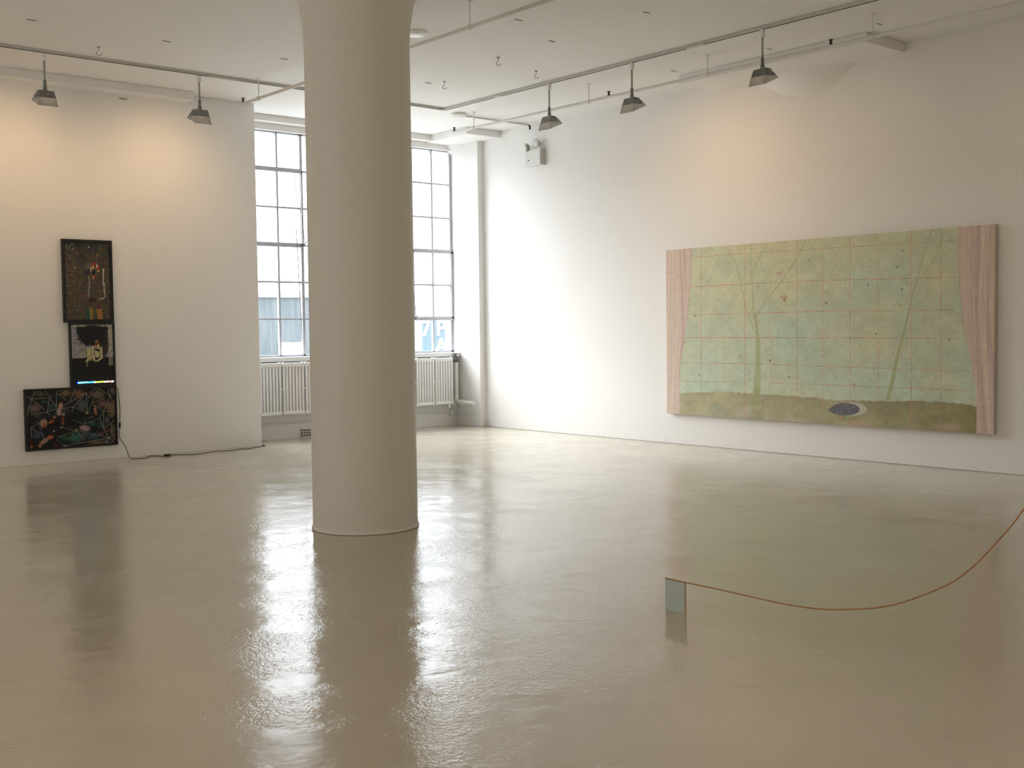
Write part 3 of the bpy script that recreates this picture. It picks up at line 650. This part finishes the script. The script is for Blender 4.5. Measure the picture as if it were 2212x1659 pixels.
def art_top():
    P = Paint(150, 260, ((160, 165), (935, 185), (965, 1525), (175, 1520)))
    g = rng.random((260, 150, 3)); n1, n2, n3 = P.noise(14, 24, 31), P.noise(40, 70, 32), P.noise(8, 12, 33)
    t = np.clip((P.Y-150)/500, 0, 1)[..., None]
    P.img = np.array((.016, .026, .028))*(1-t)+np.array((.075, .058, .042))*t
    P.img = P.img*(.35+1.1*n2+.5*g[..., 0])[..., None]+ (g-.5)*.025
    for cc, nn in (((.10, .03, .02), P.noise(18, 30, 34)), ((.02, .07, .04), P.noise(18, 30, 35)), ((.05, .03, .08), P.noise(18, 30, 36)), ((.12, .09, .03), P.noise(16, 26, 37))):
        P.put(np.clip((nn-.62)*3, 0, 1), cc, .6)
    r = np.random.default_rng(3)
    for x_, y_, s_ in ((580, 255, 11), (298, 292, 8), (340, 613, 10), (550, 600, 6), (202, 930, 9), (228, 1055, 8), (178, 1268, 9), (435, 870, 6), (798, 428, 6), (900, 838, 6), (948, 1015, 6), (370, 1352, 6), (910, 1475, 8), (245, 400, 7)):
        P.blob(x_, y_, s_, s_, (.75, .68, .6), .9, .5)
    for k in range(90): P.blob(r.uniform(160, 960), r.uniform(160, 1520), 4, 4, (.25, .2, .17), .6, .6)
    P.poly([(505, 575), (630, 500), (630, 620), (520, 640)], (.13, .11, .075), .9)
    P.blob(545, 690, 50, 45, (.015, .03, .05), .9, .5); P.blob(665, 545, 32, 35, (.35, .03, .02), .95, .4); P.blob(745, 600, 30, 32, (.32, .03, .02), .95, .4)
    P.blob(655, 605, 16, 28, (.7, .42, .08), 1, .4); P.blob(720, 580, 10, 35, (.75, .65, .5), 1, .4); P.blob(617, 640, 9, 45, (.75, .5, .38), 1, .4); P.blob(610, 680, 14, 20, (.4, .05, .03), .8, .4)
    P.blob(745, 665, 22, 16, (.65, .4, .1), .9, .4); P.blob(660, 690, 30, 40, (.01, .01, .04), .9, .5); P.blob(658, 785, 14, 24, (.7, .4, .1), 1, .4); P.blob(675, 760, 18, 20, (.35, .04, .03), .8, .5)
    P.blob(735, 390, 30, 45, (.12, .08, .04), .8, .7); P.line([(700, 440), (725, 400), (750, 350)], 6, (.25, .18, .09), .7, 6)
    P.line([(575, 760), (588, 900), (568, 1000), (575, 1118)], [9, 8, 9, 7], (.34, .29, .25), .9, 5)
    P.line([(836, 630), (832, 760), (828, 870), (846, 950), (850, 1040), (862, 1105), (830, 1148), (750, 1165)], [12, 9, 8, 8, 8, 7, 7, 5], (.58, .52, .44), .95, 5)
    P.blob(850, 885, 12, 20, (.5, .45, .3), .7, .5)
    P.blob(640, 1170, 70, 36, (.008, .015, .012), .95, .6); P.blob(635, 1160, 30, 16, (.12, .03, .02), .8, .5)
    P.poly([(512, 1300), (570, 1305), (585, 1520), (535, 1520)], (.01, .09, .07), .85); P.poly([(575, 1318), (640, 1320), (638, 1520), (590, 1520)], (.28, .19, .04), .9)
    P.poly([(700, 1335), (800, 1335), (815, 1520), (735, 1520)], (.36, .16, .05), .9); P.poly([(640, 1330), (700, 1340), (730, 1520), (640, 1520)], (.07, .07, .04), .8)
    # faint sideways lettering rising up the left edge
    c = (.22, .13, .075)
    def stroke(pts, cy): P.line([(330-150*b+ -0, cy-(a-.5)*150) for a, b in pts], 9, c, .5, 7)
    glyph = {'D': [[(0.05, 0), (0.05, 1), (.5, .95), (.85, .7), (.9, .45), (.75, .15), (.4, .0), (.05, 0)]], 'I': [[(.5, 0), (.5, 1)]],
             'C': [[(.85, .85), (.5, 1), (.15, .75), (.1, .4), (.3, .05), (.6, 0), (.85, .15)]], 'K': [[(.15, 0), (.15, 1)], [(.85, 1), (.2, .5), (.85, 0)]],
             'S': [[(.85, .85), (.5, 1), (.2, .8), (.3, .55), (.7, .42), (.82, .2), (.5, 0), (.15, .15)]]}
    for ch, cy in (('D', 780), ('I', 665), ('C', 550), ('K', 400), ('S', 245)):
        for st in glyph[ch]: stroke(st, cy)
    P.line([(200, 250), (250, 240), (300, 195)], 12, (.05, .16, .13), .7, 8)
    picture('upright_picture', 'tall dark speckled collage with red shapes and white strings, topmost of three joined pictures', 4.735, 5.340, 1.683, 2.680, .035, P)
def art_mid():
    P = Paint(150, 200, ((255, 105), (1240, 105), (1265, 1600), (285, 1600)))
    n1, n2 = P.noise(12, 16, 51), P.noise(50, 60, 52)
    P.img[:] = (.40, .38, .31); P.img *= (.9+.2*n2)[..., None]
    # grey lilac photograph, black ground
    P.poly([(275, 160), (1130, 160), (1140, 940), (290, 940)], (.30, .29, .32)); P.poly([(450, 500), (620, 520), (620, 940), (400, 940)], (.32, .29, .24), .6)
    P.poly([(280, 940), (1145, 920), (1150, 1600), (280, 1600)], (.008, .008, .009)); P.poly([(1140, 1140), (1270, 1140), (1270, 1600), (1140, 1600)], (.008, .008, .009))
    P.poly([(1150, 930), (1260, 920), (1260, 1140), (1160, 1140)], (.12, .12, .12), .8)
    for k in range(5): P.line([(435+[0, 215, 340, 500, 620][k], 100), (440+[0, 215, 340, 500, 620][k], 165)], 9, (.01, .01, .01), 1, 4)
    dark = (.009, .010, .012); r = np.random.default_rng(9)
    P.blob(760, 380, 330, 270, dark, 1, .25); P.blob(980, 600, 170, 360, dark, .95, .3); P.poly([(380, 165), (1130, 165), (1130, 420), (600, 640), (380, 300)], dark)
    for k in range(26):
        a_ = 2.4+1.6*r.random(); l = r.uniform(240, 400); P.seg((720, 400), (720+l*math.cos(a_), 400+l*.8*math.sin(a_)), 26, 4, dark, .95, 6)
    for k in range(60): P.blob(r.uniform(300, 1120), r.uniform(170, 900), r.uniform(10, 28), r.uniform(10, 28), [(.03, .05, .06), (.10, .03, .02), (.02, .05, .03), (.04, .03, .07)][k % 4], .5, .8)
    # pale tubes
    w_ = (.50, .44, .24)
    P.poly([(620, 700), (715, 680), (720, 870), (620, 935)], w_); P.poly([(720, 650), (780, 640), (800, 900), (825, 1010), (770, 1010), (725, 830)], w_)
    P.poly([(810, 760), (925, 780), (920, 925), (825, 925)], (.52, .46, .26)); P.line([(965, 690), (960, 800), (975, 930), (900, 1000), (820, 1030)], [28, 34, 30, 22, 12], w_, 1, 6)
    P.line([(740, 900), (650, 970), (600, 1030)], [30, 26, 14], w_, 1, 6); P.poly([(880, 600), (910, 580), (930, 720), (860, 720)], w_); P.blob(700, 980, 50, 30, (.35, .32, .18), .8, .5)
    P.line([(640, 1010), (625, 1150)], [14, 8], (.30, .30, .24), .8, 8)
    P.blob(855, 540, 38, 35, (.42, .15, .02), 1, .3); P.blob(835, 655, 36, 48, (.42, .17, .15), 1, .3); P.line([(820, 480), (890, 490)], 14, (.02, .015, .09), 1, 5)
    for q in (((615, 700), (615, 930)), ((720, 690), (722, 870)), ((800, 780), (820, 930)), ((925, 760), (930, 930)), ((780, 720), (920, 800)), ((640, 930), (800, 830))): P.line(q, 6, dark, .9, 4)
    for q in (((280, 170), (440, 290)), ((270, 420), (420, 300)), ((275, 510), (450, 470)), ((270, 545), (640, 650)), ((320, 890), (600, 660)), ((1140, 440), (1250, 510)), ((1250, 700), (1145, 880)), ((1140, 205), (1250, 180)), ((1140, 920), (1260, 1010)), ((960, 840), (1100, 900)), ((1140, 640), (1250, 600))): P.line(q, 5, (.015, .015, .015), .9, 4)
    for k in range(50): P.blob(r.uniform(1040, 1140), r.uniform(240, 900), 8, 9, [(.20, .05, .03), (.05, .02, .08), (.14, .12, .08)][k % 3], .7, .7)
    P.line([(268, 150), (285, 930)], 10, (.45, .42, .40), .9, 4)
    root = picture('glowing_picture', 'black framed collage with a glowing coloured tube, middle of three joined pictures', 4.793, 5.343, .9045, 1.680, .024, P)
    # glowing tube: short coloured segments
    segs = [((.0, .0, .25), 3, .0, .03), ((.15, .65, 1.0), 2.6, .03, .30), ((.08, .45, 1.0), 1.8, .30, .45), ((.5, 1.0, .75), 2.2, .45, .52), ((.62, .80, .15), 1.2, .52, .74), ((1.0, .75, .65), 1.3, .74, .88), ((1.0, .30, .30), 1.2, .88, .94), ((1, .95, .95), 3, .94, 1.0)]
    xa, xb, zz, yy = 4.855, 5.305, .955, YL-.058
    for c, s_, a0, a1 in segs:
        bm = bmesh.new(); tube(bm, [(xa+(xb-xa)*a0, yy, zz), (xa+(xb-xa)*a1, yy, zz+.003)], .0095, 12)
        obj('glow_tube', bm, mat('glow_tube_light', c, .3, emit=c, estr=s_), root, smooth=60)
def art_low():
    P = Paint(280, 190, ((150, 205), (1905, 140), (1940, 1300), (195, 1410)))
    n1, n2 = P.noise(20, 14, 61), P.noise(80, 60, 62)
    P.img[:] = (.010, .010, .013); P.img *= (.6+.9*n2)[..., None]
    B = [(320, 560, 110, 70, (.22, .17, .17)), (410, 265, 90, 45, (.13, .11, .07)), (940, 250, 90, 55, (.28, .19, .10)), (1190, 260, 90, 75, (.24, .13, .07)), (1260, 500, 75, 95, (.12, .15, .18)), (1590, 290, 90, 70, (.20, .17, .12)),
         (1450, 270, 50, 60, (.16, .10, .13)), (1670, 480, 80, 60, (.24, .14, .12)), (1840, 540, 80, 90, (.30, .18, .11)), (1860, 200, 45, 50, (.20, .17, .10)), (1850, 700, 60, 60, (.20, .19, .11)), (650, 530, 55, 60, (.03, .08, .08)),
         (510, 430, 50, 30, (.02, .12, .06)), (920, 610, 70, 35, (.08, .09, .06)), (390, 730, 80, 35, (.05, .07, .09)), (1760, 820, 35, 60, (.16, .14, .20)), (1460, 890, 55, 45, (.02, .14, .09)), (1620, 930, 60, 60, (.03, .08, .06)),
         (370, 1110, 70, 60, (.09, .10, .15)), (920, 1190, 90, 50, (.02, .12, .06)), (1150, 1190, 110, 75, (.05, .20, .16)), (1320, 1130, 60, 50, (.09, .12, .18)), (1500, 1160, 80, 55, (.06, .13, .13)), (1640, 1110, 60, 35, (.18, .09, .12)),
         (1880, 1030, 45, 90, (.18, .15, .09)), (1900, 1190, 30, 60, (.17, .12, .10)), (1570, 1285, 140, 35, (.22, .16, .09)), (1770, 1040, 30, 30, (.22, .05, .09)), (1780, 1280, 60, 25, (.14, .13, .16)), (740, 1330, 30, 40, (.14, .02, .06))]
    for x_, y_, rx, ry, c in B: P.blob(x_, y_, rx*1.05, ry*1.05, c, .75, 1.0, rot=.2*math.sin(x_))
    P.img *= (.5+.6*n2)[..., None]
    g_ = (.26, .25, .20); gr = (.14, .20, .12); bl = (.10, .13, .20)
    for a_, b_, c in [((265, 370), (160, 310), g_), ((265, 370), (325, 205), g_), ((265, 370), (560, 348), g_), ((265, 370), (195, 620), g_), ((265, 370), (520, 585), g_), ((180, 710), (195, 600), g_), ((530, 205), (750, 540), g_), ((250, 690), (570, 640), g_),
                      ((570, 640), (770, 570), gr), ((608, 350), (575, 640), g_), ((570, 640), (660, 770), g_), ((750, 240), (755, 540), g_), ((608, 345), (700, 260), bl), ((750, 220), (860, 185), bl), ((770, 260), (960, 410), g_), ((1110, 185), (1020, 410), g_),
                      ((860, 540), (1330, 245), g_), ((770, 570), (720, 740), gr), ((850, 570), (1085, 545), gr), ((1330, 245), (1085, 545), g_), ((1340, 250), (1365, 660), g_), ((1340, 250), (1410, 360), g_), ((1085, 545), (1360, 660), gr), ((1085, 545), (1065, 640), gr),
                      ((1590, 160), (1370, 660), gr), ((1590, 155), (1800, 300), g_), ((1480, 455), (1700, 370), g_), ((1490, 490), (1700, 640), g_), ((1810, 320), (1770, 180), g_), ((1810, 320), (1900, 260), g_), ((1810, 320), (1900, 460), g_), ((1810, 320), (1690, 650), g_),
                      ((1480, 180), (1590, 150), g_), ((1740, 640), (1910, 640), g_), ((1690, 650), (1610, 780), gr), ((1690, 650), (1690, 980), g_), ((1610, 780), (1310, 900), gr), ((1310, 900), (1060, 800), gr), ((1310, 900), (1335, 800), gr), ((1400, 775), (1470, 745), g_),
                      ((1610, 780), (1690, 1000), g_), ((1690, 1000), (1900, 830), g_), ((1690, 1000), (1800, 1190), g_), ((1800, 1190), (1910, 1290), g_), ((1800, 1190), (1720, 1300), g_), ((1800, 1190), (1160, 1035), gr), ((1800, 1190), (1920, 1110), g_), ((1850, 900), (1830, 1090), g_),
                      ((1150, 1035), (860, 960), gr), ((1150, 1035), (770, 1165), gr), ((1150, 1035), (1310, 1220), g_), ((1150, 1035), (1020, 1195), gr), ((1150, 1035), (1130, 980), gr), ((1460, 1120), (1390, 1225), bl), ((1460, 1120), (1400, 1050), bl), ((1460, 1120), (1560, 1075), bl),
                      ((1800, 1190), (920, 1345), g_), ((920, 1345), (760, 1210), bl), ((255, 965), (400, 870), gr), ((400, 870), (440, 860), g_), ((255, 965), (270, 1160), g_), ((255, 965), (355, 1030), g_), ((480, 1095), (400, 1180), bl), ((480, 1095), (430, 1065), bl), ((480, 1095), (520, 1200), g_), ((480, 1095), (410, 900), bl), ((270, 1350), (230, 1180), (.15, .04, .03)), ((400, 860), (340, 830), gr)]:
        P.line([a_, b_], 6.5, c, .85, 5)
    P.put(np.clip(1-np.hypot((P.X-820)/420, (P.Y-830)/190), 0, 1)*1.8, (.006, .005, .006), .85)
    for x_, y_, rx, ry, c, ro in ((835, 520, 42, 75, (.42, .24, .17), .2), (805, 640, 42, 80, (.40, .27, .23), .05), (890, 690, 35, 30, (.34, .25, .20), 0), (500, 870, 70, 85, (.36, .22, .16), .2), (515, 920, 30, 40, (.28, .07, .02), 0), (650, 840, 60, 26, (.40, .08, .02), -.5), (715, 750, 28, 25, (.30, .19, .15), 0),
                              (1315, 985, 100, 58, (.32, .23, .24), .15), (640, 1160, 55, 40, (.42, .10, .05), 0), (520, 1240, 110, 42, (.36, .20, .13), -.65), (430, 1340, 35, 30, (.36, .21, .14), 0), (880, 800, 20, 60, (.26, .05, .02), .1), (880, 880, 30, 24, (.32, .07, .03), 0), (1525, 620, 26, 90, (.40, .20, .13), -.15), (1530, 650, 22, 40, (.42, .08, .03), 0),
                              (270, 1355, 30, 22, (.36, .09, .03), 0), (860, 960, 30, 22, (.20, .20, .10), 0), (705, 1035, 26, 22, (.22, .20, .16), 0), (1360, 670, 30, 18, (.34, .34, .16), 0), (1150, 1025, 26, 22, (.26, .30, .08), 0), (265, 372, 26, 20, (.35, .13, .10), 0), (1800, 1195, 28, 20, (.36, .22, .17), 0), (920, 1342, 34, 18, (.25, .28, .38), .1), (480, 1095, 26, 16, (.05, .10, .20), 0), (1450, 1115, 28, 18, (.05, .10, .24), 0)):
        P.blob(x_, y_, rx, ry, c, .95, .5, ro)
    picture('wide_picture', 'wide black collage of crossing coloured lines and figures, lowest of three joined pictures', 4.250, 5.345, .172, .9025, .022, P)
art_top(); art_mid(); art_low()

# power cord of the glowing picture
cd = thing('power_cord', 'dark power cord hanging from the glowing picture and trailing along the wall foot', 'cord', (5.36, 13.80, 0))
pts = [(5.345, 13.84, .875), (5.362, 13.84, .870), (5.376, 13.84, .80), (5.388, 13.84, .62), (5.385, 13.84, .47), (5.370, 13.83, .32), (5.368, 13.82, .25), (5.395, 13.80, .20), (5.420, 13.75, .12), (5.425, 13.68, .03), (5.45, 13.63, .006), (5.55, 13.60, .005),
       (5.66, 13.66, .005), (5.74, 13.78, .005), (5.79, 13.68, .005), (5.84, 13.58, .005), (5.90, 13.60, .005), (5.98, 13.68, .005), (6.08, 13.62, .005), (6.18, 13.52, .005), (6.35, 13.56, .005), (6.55, 13.64, .005), (6.75, 13.60, .005), (6.92, 13.68, .005), (7.02, 13.62, .005), (7.16, 13.72, .005), (7.28, 13.76, .005), (7.36, 13.82, .005), (7.37, 13.90, .005), (7.30, 14.10, .005)]
bm = bmesh.new(); tube(bm, catmull(pts, 6), .0045, 8); obj('cable', bm, CABLE, cd, smooth=60)
bm = bmesh.new(); lathe(bm, [(.004, -.035), (.011, -.028), (.013, 0), (.011, .028), (.004, .035)], 12, (5.381, 13.838, .41), (.08, 0, 1)); obj('inline_switch', bm, BLACK, cd, smooth=50)
bm = bmesh.new(); bx(bm, 5.835, 5.905, 13.565, 13.61, 0, .030, bevel=.006); tube(bm, [(5.90, 13.59, .015), (5.96, 13.64, .008)], [.012, .006]); obj('plug', bm, BLACK, cd)

# ------------------------------------------------------------------ block and cord sculpture on the floor
bl = thing('sculpture_block', 'small pale blue upright block standing on the floor at the end of the tan cord', 'block', (4.62, 4.09, 0))
obj('block', box(4.622, 4.631, 4.020, 4.160, 0, .167, bevel=.001), mat('pale_blue_paint', (.62, .73, .71), .45, vary=.05, bscale=25, bump=.1), bl)
TAN = mat('tan_cord_fibre', (.50, .28, .13), .7, vary=.25, bscale=120)
obj('edge_strip', box(4.6215, 4.6315, 4.016, 4.0198, 0, .167), mat('tan_edge', (.55, .38, .22), .6, vary=.1, bscale=30), bl)
rp = [(4.6265, 4.163, .1712), (4.6265, 4.013, .1712), (4.628, 3.761, .1705), (4.625, 3.549, .169), (4.62, 3.355, .1700), (4.62, 3.18, .181), (4.62, 3.039, .203), (4.62, 2.844, .249), (4.62, 2.686, .313), (4.62, 2.506, .414), (4.62, 2.401, .503), (4.62, 2.30, .618), (4.62, 2.182, .778), (4.62, 2.0, 1.10), (4.62, 1.75, 1.68), (4.62, 1.45, 2.58), (4.62, 1.2, 3.55), (4.62, 1.0, H)]
bm = bmesh.new(); tube(bm, catmull(rp, 10), .0038, 8)
tag(obj('hanging_cord', bm, TAN, smooth=60, base=(4.62, 4.09, .167)), 'long thin tan cord sweeping in a curve from the blue block to the right edge', 'cord')

# ------------------------------------------------------------------ outside the window
def siding():
    m = bpy.data.materials.new('corrugated_siding'); m.use_nodes = True; nt = m.node_tree; N = nt.nodes; L = nt.links; b = N['Principled BSDF']
    t = N.new('ShaderNodeTexCoord'); mp = N.new('ShaderNodeMapping'); mp.inputs['Scale'].default_value = (9, 1, .8); n = N.new('ShaderNodeTexNoise'); n.inputs['Scale'].default_value = 1.5; n.inputs['Detail'].default_value = 5
    L.new(t.outputs['Object'], mp.inputs[0]); L.new(mp.outputs[0], n.inputs['Vector']); r = N.new('ShaderNodeValToRGB')
    r.color_ramp.elements[0].position = .3; r.color_ramp.elements[0].color = (.085, .105, .125, 1); r.color_ramp.elements[1].position = .72; r.color_ramp.elements[1].color = (.15, .168, .172, 1)
    L.new(n.outputs['Fac'], r.inputs[0]); L.new(r.outputs[0], b.inputs['Base Color']); b.inputs['Roughness'].default_value = .7; return m
bd = thing('warehouse', 'pale blue grey building with flat parapet seen through the left panes', 'building', (10.5, 22.3, -1))
obj('wall', box(4, 13.6, 22.2, 30, -1, 2.28), siding(), bd); obj('parapet', box(3.95, 13.65, 22.15, 30.05, 2.28, 2.42), mat('white_parapet', (.30, .31, .315), .7, vary=.05, bscale=2), bd)
obj('utility_box', box(12.22, 12.74, 22.0, 22.2, .5, 1.30, bevel=.01), mat('white_box_metal', (.85, .86, .86), .6, vary=.02), bd)
bb = thing('sign_board', 'pale blue sign board with big white letters seen through the right panes', 'sign', (16.3, 22, -1))
BLUE = mat('sign_blue', (.11, .165, .195), .6, vary=.06, bscale=3)
obj('board', box(15.95, 16.66, 22.0, 22.06, .95, 1.80), BLUE, bb); obj('post', box(16.25, 16.35, 22.07, 22.17, -1, 1.75), mat('sign_post_paint', (.7, .7, .7), .6, vary=.05), bb)
SW = mat('sign_letter_white', (.85, .87, .87), .6, vary=.01)
def letter(ch, x, z, size, sx=1.0):
    cu = bpy.data.curves.new('letter', 'FONT'); cu.body = ch; cu.size = size; cu.extrude = .012; cu.align_x = 'CENTER'; cu.align_y = 'BOTTOM_BASELINE'; cu.offset = .012
    o = bpy.data.objects.new('tmp', cu); COL.objects.link(o); bpy.context.view_layer.update()
    me = bpy.data.meshes.new_from_object(o.evaluated_get(bpy.context.evaluated_depsgraph_get())); bpy.data.objects.remove(o)
    me.materials.clear(); me.materials.append(SW); q = bpy.data.objects.new('letter', me); COL.objects.link(q); q.parent = bb
    q.rotation_euler = (math.pi/2, 0, 0); q.scale = (sx, 1, 1); q.location = (x-16.3, -.013, z+1)
letter('7', 16.02, 1.40, .52, 1.0); letter('P', 16.47, 1.40, .52, 1.15); letter('A', 16.47, .97, .52, 1.1)
gr = obj('street', box(-30, 60, YW+.35, 90, -1.2, -1), mat('pale_concrete', (.42, .42, .40), .9, vary=.1, bscale=.6)); gr['kind'] = 'structure'
